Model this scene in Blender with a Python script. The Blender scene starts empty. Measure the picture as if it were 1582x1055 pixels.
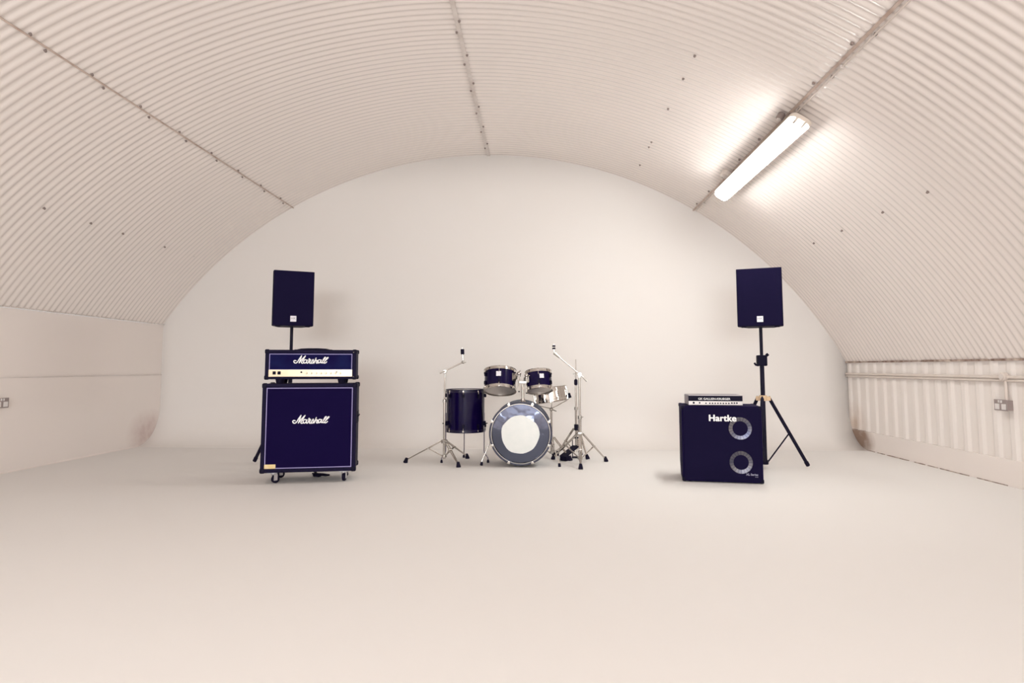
import bpy, bmesh, math, random
from mathutils import Vector, Matrix, Euler
random.seed(4)
PI = math.pi
R = math.radians
scene = bpy.context.scene
COL = scene.collection

# ------------------------------------------------------------------ camera
F = 1000.0; PITCH = R(5.0); HC = 0.92
CY = 567 - F*math.tan(PITCH)
YAW = math.atan(41*math.cos(PITCH)/F)
cam = bpy.data.cameras.new('camera'); cam_o = bpy.data.objects.new('camera', cam); COL.objects.link(cam_o)
cam.sensor_width = 36; cam.lens = F/1582*36; cam.sensor_fit = 'HORIZONTAL'
cam.shift_x = 0; cam.shift_y = -(527.5-CY)/1582
cam_o.location = (0, 0, HC); cam_o.rotation_euler = (PI/2+PITCH, 0, YAW)
cam.clip_start = .05; cam.clip_end = 100
scene.camera = cam_o

# ------------------------------------------------------------------ materials
def rgb(r, g, b):
    f = lambda c: (c/255/12.92) if c/255 <= .04045 else ((c/255+.055)/1.055)**2.4
    return (f(r), f(g), f(b), 1)

def mat(name, col, rough=.5, metal=0, spec=.5, noise=None, coat=0, bump=None, emit=None):
    m = bpy.data.materials.new(name); m.use_nodes = True
    nt = m.node_tree; b = nt.nodes['Principled BSDF']
    b.inputs['Base Color'].default_value = col
    b.inputs['Roughness'].default_value = rough
    b.inputs['Metallic'].default_value = metal
    b.inputs['Specular IOR Level'].default_value = spec
    b.inputs['Coat Weight'].default_value = coat
    if coat: b.inputs['Coat Roughness'].default_value = .06
    if emit:
        b.inputs['Emission Color'].default_value = emit[0]; b.inputs['Emission Strength'].default_value = emit[1]
    if noise:
        scale, amt, col2 = noise
        tc = nt.nodes.new('ShaderNodeTexCoord'); n = nt.nodes.new('ShaderNodeTexNoise')
        n.inputs['Scale'].default_value = scale; n.inputs['Detail'].default_value = 5
        nt.links.new(tc.outputs['Object'], n.inputs['Vector'])
        r = nt.nodes.new('ShaderNodeValToRGB'); r.color_ramp.elements[0].position = .38; r.color_ramp.elements[1].position = .68
        r.color_ramp.elements[0].color = (0, 0, 0, 1); r.color_ramp.elements[1].color = (amt, amt, amt, 1)
        nt.links.new(n.outputs['Fac'], r.inputs['Fac'])
        mx = nt.nodes.new('ShaderNodeMix'); mx.data_type = 'RGBA'
        mx.inputs[6].default_value = col; mx.inputs[7].default_value = col2
        nt.links.new(r.outputs['Color'], mx.inputs[0]); nt.links.new(mx.outputs[2], b.inputs['Base Color'])
    if bump:
        tc = nt.nodes.new('ShaderNodeTexCoord'); n = nt.nodes.new('ShaderNodeTexNoise')
        n.inputs['Scale'].default_value = bump[0]; n.inputs['Detail'].default_value = 3
        nt.links.new(tc.outputs['Object'], n.inputs['Vector'])
        bp = nt.nodes.new('ShaderNodeBump'); bp.inputs['Strength'].default_value = bump[1]; bp.inputs['Distance'].default_value = bump[2]
        nt.links.new(n.outputs['Fac'], bp.inputs['Height']); nt.links.new(bp.outputs['Normal'], b.inputs['Normal'])
    return m

WALLC = (.81, .728, .672, 1)
M = {}
M['cyc'] = mat('white studio paint', (.872, .822, .788, 1), .62, spec=.25, noise=(.9, .35, (.855, .795, .755, 1)), bump=(3, .05, .01))
M['floor'] = mat('white floor paint', (.860, .824, .798, 1), .7, spec=.15, noise=(.7, .3, (.845, .795, .762, 1)), bump=(2, .04, .01))
M['vault'] = mat('gloss white corrugated sheet', (.872, .786, .738, 1), .2, spec=.45, noise=(1.3, .5, (.85, .775, .73, 1)))
M['wall'] = mat('white wall paint', (.872, .786, .738, 1), .5, spec=.35, noise=(1.6, .5, (.85, .775, .73, 1)))
M['cladding'] = mat('gloss white cladding', (.86, .79, .745, 1), .3, spec=.5, noise=(2.2, .6, (.845, .755, .705, 1)))
M['rust'] = mat('rusty painted seam', (.66, .53, .46, 1), .6, noise=(9, .9, (.45, .32, .26, 1)))
M['seam'] = mat('painted seam', (.76, .69, .65, 1), .45, noise=(7, .8, (.63, .54, .49, 1)))
M['rust_gap_shade'] = mat('dark rust and gap shade', (.20, .12, .09, 1), .7, noise=(14, 1, (.62, .5, .43, 1)))
M['conduit'] = mat('painted conduit', (.76, .67, .61, 1), .4, noise=(6, .6, (.68, .57, .5, 1)))
M['bolt'] = mat('bolt grey', (.27, .21, .19, 1), .5, metal=.3)
M['socket'] = mat('metal clad socket', (.36, .30, .29, 1), .38, metal=.6)
M['socket_white'] = mat('socket white', (.75, .70, .68, 1), .4)
NAVY = rgb(26, 14, 62)
M['tolex'] = mat('navy black vinyl', rgb(15, 8, 42), .65, spec=.15, bump=(260, .25, .001))
M['cloth'] = mat('navy black grille cloth', rgb(20, 10, 54), .9, spec=.08, bump=(400, .3, .001))
M['cloth_head'] = mat('worn blue black grille cloth', rgb(17, 10, 62), .85, spec=.12, noise=(7, .6, rgb(26, 36, 84)))
M['carpet'] = mat('navy black cabinet covering', rgb(20, 11, 52), .85, spec=.12, bump=(300, .3, .001))
M['grille'] = mat('navy black steel grille', rgb(18, 11, 46), .8, spec=.12, bump=(500, .3, .001))
M['black'] = mat('black plastic', rgb(13, 8, 34), .6, spec=.15)
M['powder'] = mat('black powder coat', rgb(13, 7, 36), .5, spec=.2)
M['rubber'] = mat('black rubber', rgb(19, 12, 38), .7, spec=.2)
M['lacquer'] = mat('navy gloss lacquer', rgb(17, 7, 52), .12, spec=.2)
M['dhoop'] = mat('dark lacquered hoop', rgb(18, 10, 50), .3, spec=.5)
M['chrome'] = mat('chrome', (.60, .565, .53, 1), .14, metal=1)
M['chrome_dull'] = mat('brushed chrome', (.50, .47, .44, 1), .3, metal=1)
M['mirror'] = mat('mirror drum skin', (.125, .14, .20, 1), .10, metal=1, bump=(2.6, .7, .035))
M['skin'] = mat('clear drum skin', (.66, .60, .56, 1), .35, metal=.35)
M['patch'] = mat('white sticker', (.86, .86, .83, 1), .5, noise=(14, .35, (.74, .77, .75, 1)))
M['white'] = mat('white print', (.92, .90, .90, 1), .4)
M['cream'] = mat('cream piping', rgb(160, 150, 200), .5)
M['badge'] = mat('badge white', (.88, .85, .90, 1), .35)
M['mark'] = mat('grey marking', (.42, .39, .42, 1), .5)
M['brass'] = mat('brushed gold panel', (.52, .41, .28, 1), .36, metal=.6, noise=(5, .5, (.62, .54, .44, 1)))
M['plate'] = mat('small gold plate', (.62, .46, .22, 1), .35, metal=.5, noise=(20, .6, (.75, .62, .5, 1)))
M['silverpanel'] = mat('pale silver panel', (.80, .74, .72, 1), .4, metal=.2)
M['greymetal'] = mat('grey metal case', (.20, .17, .20, 1), .42, metal=.6)
M['cone'] = mat('aluminium cone', (.13, .12, .13, 1), .3, metal=.95, noise=(11, 1, (.06, .06, .09, 1)))
M['tan'] = mat('tan clamp plastic', (.78, .56, .36, 1), .45)
M['zinc'] = mat('zinc caster', (.60, .58, .60, 1), .35, metal=.8)
M['lamp_base'] = mat('lamp tray grp', (.72, .62, .54, 1), .5)
M['lamp'] = mat('lit diffuser', (.9, .95, .95, 1), .4, emit=((.98, 1, .97, 1), 16.0))
M['lamp_fill'] = mat('lit diffuser of added battens', (.9, .95, .95, 1), .4, emit=((.95, .99, 1, 1), 11.0))  # dimmer glow for the unseen battens added as fill behind the camera
M['greytext'] = mat('pale print', (.36, .35, .46, 1), .5)
M['door'] = mat('dark door paint', rgb(30, 22, 50), .4)

# dark mask: stain on plinth and clad corner, painted corner shadow on left wall
def add_dark_patch(m, centre, size, col, amt):
    nt = m.node_tree; b = nt.nodes['Principled BSDF']
    tc = nt.nodes.new('ShaderNodeTexCoord'); mp = nt.nodes.new('ShaderNodeMapping'); mp.vector_type = 'POINT'
    mp.inputs['Location'].default_value = [-c/s for c, s in zip(centre, size)]
    mp.inputs['Scale'].default_value = [1/s for s in size]
    nt.links.new(tc.outputs['Object'], mp.inputs['Vector'])
    g = nt.nodes.new('ShaderNodeTexGradient'); g.gradient_type = 'SPHERICAL'
    nt.links.new(mp.outputs['Vector'], g.inputs['Vector'])
    n = nt.nodes.new('ShaderNodeTexNoise'); n.inputs['Scale'].default_value = 9; n.inputs['Detail'].default_value = 6
    nt.links.new(tc.outputs['Object'], n.inputs['Vector'])
    mu = nt.nodes.new('ShaderNodeMath'); mu.operation = 'MULTIPLY'
    nt.links.new(g.outputs['Fac'], mu.inputs[0]); nt.links.new(n.outputs['Fac'], mu.inputs[1])
    m2 = nt.nodes.new('ShaderNodeMath'); m2.operation = 'MULTIPLY'; m2.inputs[1].default_value = amt; m2.use_clamp = True
    nt.links.new(mu.outputs[0], m2.inputs[0])
    mx = nt.nodes.new('ShaderNodeMix'); mx.data_type = 'RGBA'
    old = b.inputs['Base Color'].links[0].from_socket
    nt.links.new(old, mx.inputs[6]); mx.inputs[7].default_value = col
    nt.links.new(m2.outputs[0], mx.inputs[0]); nt.links.new(mx.outputs[2], b.inputs['Base Color'])

# ------------------------------------------------------------------ mesh helpers
def frame(z, up=Vector((0, 0, 1))):
    z = Vector(z).normalized()
    x = up.cross(z)
    if x.length < 1e-4: x = Vector((1, 0, 0)).cross(z)
    if x.length < 1e-4: x = Vector((0, 1, 0)).cross(z)
    x.normalize(); y = z.cross(x)
    return Matrix((x, y, z)).transposed()

class G:
    def __init__(s): s.bm = bmesh.new()
    def box(s, c, d, rot=None, bevel=0, seg=2):
        t = bmesh.new()
        bmesh.ops.create_cube(t, size=1)
        for v in t.verts: v.co = Vector((v.co.x*d[0], v.co.y*d[1], v.co.z*d[2]))
        if bevel: bmesh.ops.bevel(t, geom=list(t.edges), offset=bevel, segments=seg, affect='EDGES', profile=.5)
        mx = (rot.to_4x4() if rot else Matrix.Identity(4)); mx = Matrix.Translation(Vector(c)) @ mx
        s._merge(t, mx); return s
    def _merge(s, t, mx=None):
        if mx is not None: bmesh.ops.transform(t, matrix=mx, verts=t.verts)
        me = bpy.data.meshes.new('tmp'); t.to_mesh(me); t.free()
        s.bm.from_mesh(me); bpy.data.meshes.remove(me)
    def lathe(s, prof, mx=None, seg=32, a0=0, a1=2*PI, closed=False):
        """prof: list of (radius, height) turned about local z"""
        t = bmesh.new(); full = abs(a1-a0-2*PI) < 1e-6
        n = seg if full else seg+1
        rings = []
        for r, h in prof:
            if r < 1e-6 and full:
                rings.append([t.verts.new((0, 0, h))])
            else:
                rings.append([t.verts.new((r*math.cos(a0+(a1-a0)*i/seg), r*math.sin(a0+(a1-a0)*i/seg), h)) for i in range(n)])
        pairs = list(zip(rings[:-1], rings[1:]))
        if closed: pairs.append((rings[-1], rings[0]))
        for A, B in pairs:
            for i in range(seg):
                j = (i+1) % n if full else i+1
                if len(A) == 1 and len(B) == 1: continue
                if len(A) == 1: t.faces.new((A[0], B[j], B[i]))
                elif len(B) == 1: t.faces.new((A[i], A[j], B[0]))
                else: t.faces.new((A[i], A[j], B[j], B[i]))
        bmesh.ops.recalc_face_normals(t, faces=t.faces)
        s._merge(t, mx); return s
    def cyl(s, p0, p1, r0, r1=None, seg=20, bevel=0):
        p0 = Vector(p0); p1 = Vector(p1); r1 = r0 if r1 is None else r1
        L = (p1-p0).length
        mx = Matrix.Translation(p0) @ frame(p1-p0).to_4x4()
        b = bevel
        if b: prof = [(0, 0), (r0-b, 0), (r0, b), (r1, L-b), (r1-b, L), (0, L)]
        else: prof = [(0, 0), (r0, 0), (r1, L), (0, L)]
        return s.lathe(prof, mx, seg)
    def tube(s, pts, r, seg=12, caps=True):
        pts = [Vector(p) for p in pts]; t = bmesh.new(); rings = []
        rr = r if isinstance(r, (list, tuple)) else [r]*len(pts)
        up = Vector((0.013, .02, 1)).normalized()
        prev = None
        for i, p in enumerate(pts):
            d = (pts[min(i+1, len(pts)-1)]-pts[max(i-1, 0)]).normalized()
            if prev is None: m = frame(d, up)
            else:
                q = prev.col[2].rotation_difference(d); m = q.to_matrix() @ prev
            prev = m
            rings.append([t.verts.new(p + m @ Vector((rr[i]*math.cos(2*PI*k/seg), rr[i]*math.sin(2*PI*k/seg), 0))) for k in range(seg)])
        for A, B in zip(rings[:-1], rings[1:]):
            for k in range(seg): t.faces.new((A[k], A[(k+1) % seg], B[(k+1) % seg], B[k]))
        if caps: t.faces.new(rings[0][::-1]); t.faces.new(rings[-1])
        bmesh.ops.recalc_face_normals(t, faces=t.faces)
        s._merge(t); return s
    def prism(s, poly, d0, d1, mx=None, bevel=0):
        """poly in local xy, extruded from z=d0 to z=d1"""
        t = bmesh.new()
        A = [t.verts.new((x, y, d0)) for x, y in poly]; B = [t.verts.new((x, y, d1)) for x, y in poly]
        n = len(poly)
        t.faces.new(A[::-1]); t.faces.new(B)
        for i in range(n): t.faces.new((A[i], A[(i+1) % n], B[(i+1) % n], B[i]))
        bmesh.ops.recalc_face_normals(t, faces=t.faces)
        if bevel: bmesh.ops.bevel(t, geom=list(t.edges), offset=bevel, segments=2, affect='EDGES', profile=.5)
        s._merge(t, mx); return s
    def sphere(s, c, r, seg=16):
        t = bmesh.new(); bmesh.ops.create_uvsphere(t, u_segments=seg, v_segments=seg//2, radius=r)
        s._merge(t, Matrix.Translation(Vector(c))); return s
    def ribbon(s, pts, w, t0, mx):
        """flat pen stroke in local xy with round ends, thickness t0 along z"""
        P = [Vector((x, y)) for x, y in pts]
        out = []
        for i in range(len(P)-1):          # catmull-rom
            a = P[max(i-1, 0)]; b = P[i]; c = P[i+1]; d = P[min(i+2, len(P)-1)]
            for k in range(5):
                u = k/5; out.append(.5*((2*b)+(c-a)*u+(2*a-5*b+4*c-d)*u*u+(3*b-a-3*c+d)*u**3))
        out.append(P[-1])
        L = []; Rr = []
        for i, p in enumerate(out):
            d = (out[min(i+1, len(out)-1)]-out[max(i-1, 0)])
            d = d.normalized() if d.length > 1e-7 else Vector((1, 0))
            n = Vector((-d.y, d.x)); L.append(p+n*w/2); Rr.append(p-n*w/2)
        t = bmesh.new()
        for i in range(len(out)-1):
            q = [L[i], L[i+1], Rr[i+1], Rr[i]]
            A = [t.verts.new((v.x, v.y, 0)) for v in q]; B = [t.verts.new((v.x, v.y, t0)) for v in q]
            t.faces.new(A); t.faces.new(B[::-1])
            for k in range(4): t.faces.new((A[k], A[(k+1) % 4], B[(k+1) % 4], B[k]))
        bmesh.ops.recalc_face_normals(t, faces=t.faces)
        s._merge(t, mx)
        for p in (out[0], out[-1]):
            s.lathe([(0, 0), (w/2, 0), (w/2, t0), (0, t0)], mx @ Matrix.Translation((p.x, p.y, 0)), 10)
        return s
    def obj(s, name, m, parent=None, angle=35, label=None):
        me = bpy.data.meshes.new(name); s.bm.to_mesh(me); s.bm.free()
        me.materials.append(m)
        for p in me.polygons: p.use_smooth = True
        me.set_sharp_from_angle(angle=R(angle))
        o = bpy.data.objects.new(name, me); COL.objects.link(o)
        wn = o.modifiers.new('weighted', 'WEIGHTED_NORMAL'); wn.keep_sharp = True
        if parent: o.parent = parent
        if label: o['label'] = label
        return o

def thing(name, label, cat, loc=(0, 0, 0), rz=0, group=None):
    o = bpy.data.objects.new(name, None); COL.objects.link(o)
    o.empty_display_size = .1
    o.location = loc; o.rotation_euler = (0, 0, rz)
    o['label'] = label; o['category'] = cat
    if group: o['group'] = group
    return o
def tag(o, label, cat, group=None):
    o['label'] = label; o['category'] = cat
    if group: o['group'] = group
    return o
def struct(o):
    o['kind'] = 'structure'; return o

def text_mesh(body, size, m, parent, mx, name='lettering', bold=0, depth=.0012, xs=1, shear=0, fat=0, spacing=1):
    cu = bpy.data.curves.new('t', 'FONT'); cu.body = body; cu.size = size; cu.extrude = depth; cu.offset = bold
    cu.align_x = 'CENTER'; cu.align_y = 'CENTER'; cu.shear = shear; cu.space_character = spacing
    to = bpy.data.objects.new('t', cu); COL.objects.link(to)
    bpy.context.view_layer.update()
    dg = bpy.context.evaluated_depsgraph_get()
    me = bpy.data.meshes.new_from_object(to.evaluated_get(dg)); me.name = name
    bpy.data.objects.remove(to)
    me.transform(Matrix.Diagonal((xs, 1, 1, 1)))
    if fat:
        bb = bmesh.new()
        for i, (dx, dy) in enumerate([(0, 0)]+[(fat*math.cos(PI*k/4), fat*.7*math.sin(PI*k/4)) for k in range(8)]):
            m2 = me.copy(); m2.transform(Matrix.Translation((dx, dy, i*.00003))); bb.from_mesh(m2); bpy.data.meshes.remove(m2)
        bb.to_mesh(me); bb.free()
    me.transform(mx)
    me.materials.clear(); me.materials.append(m)
    o = bpy.data.objects.new(name, me); COL.objects.link(o); o.parent = parent
    return o
# local frame of a front face: x right, y up, z towards the viewer (-Y)
def face(x, y, z):
    return Matrix.Translation((x, y, z)) @ Matrix.Rotation(PI/2, 4, 'X')

# ------------------------------------------------------------------ room
YB = 7.85; YF = -5.6; CX = -.652; CZ = -1.32; RV = 4.872
XL = -4.66; XR = 3.64; PIT = .0746
ZL = CZ + math.sqrt(RV**2-(XL-CX)**2); ZR = CZ + math.sqrt(RV**2-(XR-CX)**2)
aL = math.atan2(XL-CX, ZL-CZ); aR = math.atan2(XR-CX, ZR-CZ)

def grid(name, rows, m, parent=None):
    verts = []; faces = []; n = len(rows[0])
    for r in rows: verts += r
    for i in range(len(rows)-1):
        for j in range(n-1):
            faces.append((i*n+j, i*n+j+1, (i+1)*n+j+1, (i+1)*n+j))
    me = bpy.data.meshes.new(name); me.from_pydata(verts, [], faces); me.materials.append(m)
    for p in me.polygons: p.use_smooth = True
    o = bpy.data.objects.new(name, me); COL.objects.link(o); o.parent = parent
    return o

rows = []; NA = 96; NY = int((YB+.02-YF)/PIT*8)
for i in range(NY+1):
    y = YF + (YB+.02-YF)*i/NY
    rr = RV + .0041*math.cos(2*PI*y/PIT)
    rows.append([(CX+rr*math.sin(aL+(aR-aL)*j/NA), y, CZ+rr*math.cos(aL+(aR-aL)*j/NA)) for j in range(NA+1)])
ceil = struct(grid('ceiling', rows, M['vault']))

# floor and curved back wall (a painted infinity cove)
RC = .45
fl = G().box(((XL+XR)/2, (YF+YB-RC)/2-.1, -.05), (XR-XL+.6, YB-RC-YF+.2, .1)).obj('floor', M['floor']); struct(fl)
rows = []
zs = []
NC = 20
prof = [(YB-RC-.002, 0.0)] + [(YB-RC+RC*math.sin(PI/2*k/NC), RC-RC*math.cos(PI/2*k/NC)) for k in range(1, NC+1)] + [(YB, z) for z in (.8, 1.2, 1.8, 2.4, 3.0, 3.75)]
for y, z in prof: rows.append([(XL-.2+(XR-XL+.24)*j/24, y, z) for j in range(25)])
wb = struct(grid('wall_back', rows, M['cyc']))
sol = wb.modifiers.new('s', 'SOLIDIFY'); sol.thickness = .06; sol.offset = -1

# left boarded wall with a joint line, right clad wall on a plinth
wl = G(); wl.box((XL-.06, (YF+YB)/2, .71), (.12, YB-YF, 1.46)); wl.box((XL+.002, (YF+YB)/2, .41), (.012, YB-YF, .83), bevel=.003)
# coved foot of the left wall
cp = [(0, 0), (.03, 0)] + [(.03-.03*math.sin(PI/2*k/8), .03-.03*math.cos(PI/2*k/8)) for k in range(1, 9)]
wl.prism(cp, 0, YB-YF-.1, Matrix.Translation((XL, YB-.1, 0)) @ Matrix.Rotation(PI/2, 4, 'X'))
struct(wl.obj('wall_left', M['wall']))
add_dark_patch(M['wall'], (XL, 7.62, .14), (.4, .42, .3), (.52, .36, .33, 1), 1.3)  # corner shadow painted into the wall colour at the far end

rows = []; prof = []
RP = .187; y = YF
while y < YB+.02:
    prof += [(y, 0), (y+.085, 0), (y+.115, .015), (y+.157, .015)]
    y += RP
wr_x = XR+.020
rows = [[(wr_x-dx, min(yy, YB+.02), z) for yy, dx in prof] for z in (.19, .5, .8, 1.02)]
wr = struct(grid('wall_right', rows, M['cladding']))
for p in wr.data.polygons: p.use_smooth = False
pl = G(); pl.box((XR+.06, (YF+YB)/2, .10), (.12, YB-YF, .215), bevel=.006)
struct(pl.obj('baseboard_right', M['wall']))
M['plinth'] = M['wall'].copy(); bpy.data.objects['baseboard_right'].data.materials[0] = M['plinth']
add_dark_patch(M['plinth'], (XR, 7.66, .10), (.35, .42, .2), (.30, .20, .15, 1), 3.6)
add_dark_patch(M['cladding'], (XR, 7.75, .25), (.4, .35, .3), (.55, .4, .3, 1), 1.2)

# dirty crack between plinth and floor
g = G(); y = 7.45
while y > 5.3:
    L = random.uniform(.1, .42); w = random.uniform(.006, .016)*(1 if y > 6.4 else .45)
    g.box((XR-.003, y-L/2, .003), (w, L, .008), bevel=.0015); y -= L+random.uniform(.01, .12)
struct(g.obj('trim_1', M['rust_gap_shade']))
# lower edges of the vault sheet; dark right strip paints rust and gap shadow
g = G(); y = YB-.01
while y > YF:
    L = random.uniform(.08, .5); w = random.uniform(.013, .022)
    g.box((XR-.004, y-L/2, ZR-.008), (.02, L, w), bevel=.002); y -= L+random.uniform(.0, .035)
struct(g.obj('trim_2', M['rust_gap_shade']))
g = G(); y = YB-.01; k = 0
while y > YF:
    g.box((XL+.008, y-PIT*.28, ZL-.002), (.03, PIT*.6, .012), bevel=.002)
    y -= PIT
g.box((XL+.004, (YF+YB)/2, ZL-.006), (.018, YB-YF, .004))
struct(g.obj('trim_3', M['seam']))

struct(G().box((XL+.008, (YF+YB)/2, .826), (.006, YB-YF, .007)).obj('trim_10', M['seam']))
# longitudinal seams with bolts
def vault_pt(a, y, inset=0): return Vector((CX+(RV-inset)*math.sin(a), y, CZ+(RV-inset)*math.cos(a)))
def seam(name, a, w, m, y0=YF, step=.47, boltr=.012, off=.03):
    n = Vector((math.sin(a), 0, math.cos(a))); t = Vector((math.cos(a), 0, -math.sin(a)))
    rot = Matrix((t, Vector((0, 1, 0)), n)).transposed()
    o = G().box(vault_pt(a, (y0+YB)/2, .0105), (w, YB-y0, .005), rot, bevel=.001).obj(name, m); struct(o)
    b = None; y = YB-.3; i = 0
    while y > y0+.1:
        p = vault_pt(a, y, .012) + t*(off if i % 2 else -off)
        if b is None:
            b = G().cyl(Vector((0, 0, 0)), -n*.014, boltr, boltr*.7, 8).obj('bolt', M['bolt'], o); b.location = p
        else:
            c = b.copy(); COL.objects.link(c); c.location = p; c.parent = o
        y -= step*(.8 if i % 2 else .35); i += 1
    return o
def ang(x, z): return math.atan2(x-CX, z-CZ)
aS_R = ang(1.905, 2.84); aS_C = ang(-.612, 3.55); aS_L = ang(-3.065, 2.915)
seam('trim_4', aS_L, .012, M['rust'], boltr=.010, off=.02)
seam('trim_5', aS_C, .034, M['seam'], boltr=.011, off=.02)
seam('trim_6', aS_R, .020, M['rust'], boltr=.012, off=.03)
# scattered single bolt lines between the seams
def bolt_row(name, a, ys):
    n = Vector((math.sin(a), 0, math.cos(a)))
    o = G().box(vault_pt(a, ys[0], .010), (.02, .02, .004)).obj(name, M['seam']); struct(o)
    for y in ys[1:]:
        G().cyl(vault_pt(a, y, .006), vault_pt(a, y, .02), .011, .008, 8).obj('bolt', M['bolt'], o)
bolt_row('trim_7', ang(1.16, 3.21), [7.55, 7.2, 6.6, 6.45, 5.6, 5.0, 4.62])
bolt_row('trim_8', ang(-4.0, 2.2), [7.3, 6.7, 6.0, 5.55, 5.0, 4.5])
bolt_row('trim_9', ang(2.75, 2.15), [7.4, 6.5, 5.9, 5.2, 4.6])

# end wall behind the camera with a door, and a window added for fill light
wf = G()
wx0, wx1, wz0, wz1 = -1.9, 1.5, .95, 2.35
dx0, dx1, dz1 = -3.3, -2.4, 2.05
for x0, x1, z0, z1 in [(XL-.2, dx0, -.05, 3.75), (dx0, dx1, dz1, 3.75), (dx1, wx0, -.05, 3.75), (wx0, wx1, -.05, wz0), (wx0, wx1, wz1, 3.75), (wx1, XR+.2, -.05, 3.75)]:
    wf.box(((x0+x1)/2, YF-.06, (z0+z1)/2), (x1-x0, .12, z1-z0))
struct(wf.obj('wall_front', M['wall']))
g = G()
for x in (wx0+.02, (wx0+wx1)/2, wx1-.02): g.box((x, YF-.05, (wz0+wz1)/2), (.05, .06, wz1-wz0))
for z in (wz0+.02, wz1-.02): g.box(((wx0+wx1)/2, YF-.05, z), (wx1-wx0, .06, .05))
struct(g.obj('added_window_1', M['wall']))
d = G().box(((dx0+dx1)/2, YF-.05, dz1/2), (dx1-dx0-.01, .05, dz1-.01), bevel=.004).obj('door_1', M['door']); struct(d)
G().cyl((dx1-.1, YF-.024, 1.0), (dx1-.1, YF+.03, 1.0), .012).cyl((dx1-.1, YF+.03, 1.0), (dx1-.22, YF+.03, 1.0), .009).obj('door_handle', M['chrome_dull'], d)

# ------------------------------------------------------------------ lamp fittings on the vault
def tube_light(y0, y1, a, label, inset=.16, lit='lamp'):
    n = Vector((math.sin(a), 0, math.cos(a))); t = Vector((math.cos(a), 0, -math.sin(a)))
    rot = Matrix((t, Vector((0, 1, 0)), n)).transposed().to_4x4()
    L = y1-y0
    root = thing('ceiling_light', label, 'light', vault_pt(a, (y0+y1)/2, inset))
    mx = rot
    W = .160
    def rr(w, l, r):
        pts = []
        for cx, cy, s in ((w/2-r, l/2-r, 0), (-w/2+r, l/2-r, 1), (-w/2+r, -l/2+r, 2), (w/2-r, -l/2+r, 3)):
            for k in range(5): pts.append((cx+r*math.cos(PI/2*(s+k/4)), cy+r*math.sin(PI/2*(s+k/4))))
        return pts
    G().prism(rr(W+.006, L+.006, .05), -.018, .016, mx, bevel=.004).obj('housing', M['lamp_base'], root)
    # diffuser: tapered trough
    t1 = bmesh.new(); rings = []
    for w, l, r, z in ((W-.016, L-.016, .045, 0.001), (W-.022, L-.025, .04, -.038), (W-.05, L-.06, .035, -.055)):
        rings.append([t1.verts.new((x, y, z)) for x, y in rr(w, l, r)])
    for A, B in zip(rings[:-1], rings[1:]):
        k = len(A)
        for i in range(k): t1.faces.new((A[i], A[(i+1) % k], B[(i+1) % k], B[i]))
    t1.faces.new(rings[-1]); bmesh.ops.recalc_face_normals(t1, faces=t1.faces)
    gg = G(); gg._merge(t1, mx); gg.obj('diffuser', M[lit], root)
    for yy in (-L/2+.012, L/2-.012):
        for xx in (-.035, .03):
            c = mx @ Vector((xx, yy, -.030))
            G().box(c, (.018, .05 if yy < 0 else .03, .045), rot.to_3x3(), bevel=.003).obj('clip', M['lamp_base'], root)
    for yy in (-L*.36, L*.36):
        G().cyl(mx @ Vector((0, yy, .012)), mx @ Vector((0, yy, inset-.005)), .012).obj('mounting_rod', M['seam'], root)
    return root
aF = ang(1.885, 2.672)
tube_light(4.60, 6.68, aF, 'long lit fluorescent batten with diffuser on the right of the vaulted ceiling', .105)
tube_light(-4.0, -1.8, aF, 'added unseen fluorescent batten on the right of the vault behind the camera', .13, 'lamp_fill')
tube_light(-4.0, -1.8, -aF-.02, 'added unseen fluorescent batten on the left of the vault behind the camera', .13, 'lamp_fill')

# conduit along the right seam
g = G(); a = aS_R+.006
g.cyl(vault_pt(a, YF, .022), vault_pt(a, 7.75, .022), .0065)
cond = g.obj('conduit', M['conduit']); tag(cond, 'thin painted conduit running along the right ceiling seam above the lamp', 'conduit')
for y in (7.4, 6.2, 5.2, 4.0): G().box(vault_pt(a, y, .022), (.03, .02, .022), bevel=.003).obj('clip', M['seam'], cond)
def ceiling_box(px_y, label, aa, r=.035, m='bolt'):
    n = Vector((math.sin(aa), 0, math.cos(aa)))
    root = thing('junction_box', label, 'junction box', vault_pt(aa, px_y, .04))
    G().cyl(Vector((0, 0, 0))-n*.02, n*.03, r, bevel=.004).obj('box', M[m], root)
    G().cyl(-n*.028, -n*.02, r*.6).obj('cover', M['seam'], root)
    return root
ceiling_box(4.86, 'small round grey junction box on the ceiling seam by the near end of the lamp', aS_R-.008, .028)
ceiling_box(4.80, 'small round grey gland right beside the near junction box on the ceiling seam', aS_R+.004, .022)
ceiling_box(6.2, 'small round grey gland on the ceiling seam above the far end of the lamp', aS_R+.005, .03)
ceiling_box(6.33, 'larger pale round junction box on the ceiling seam near the far end of the lamp', aS_R-.006, .052, 'conduit')

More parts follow.
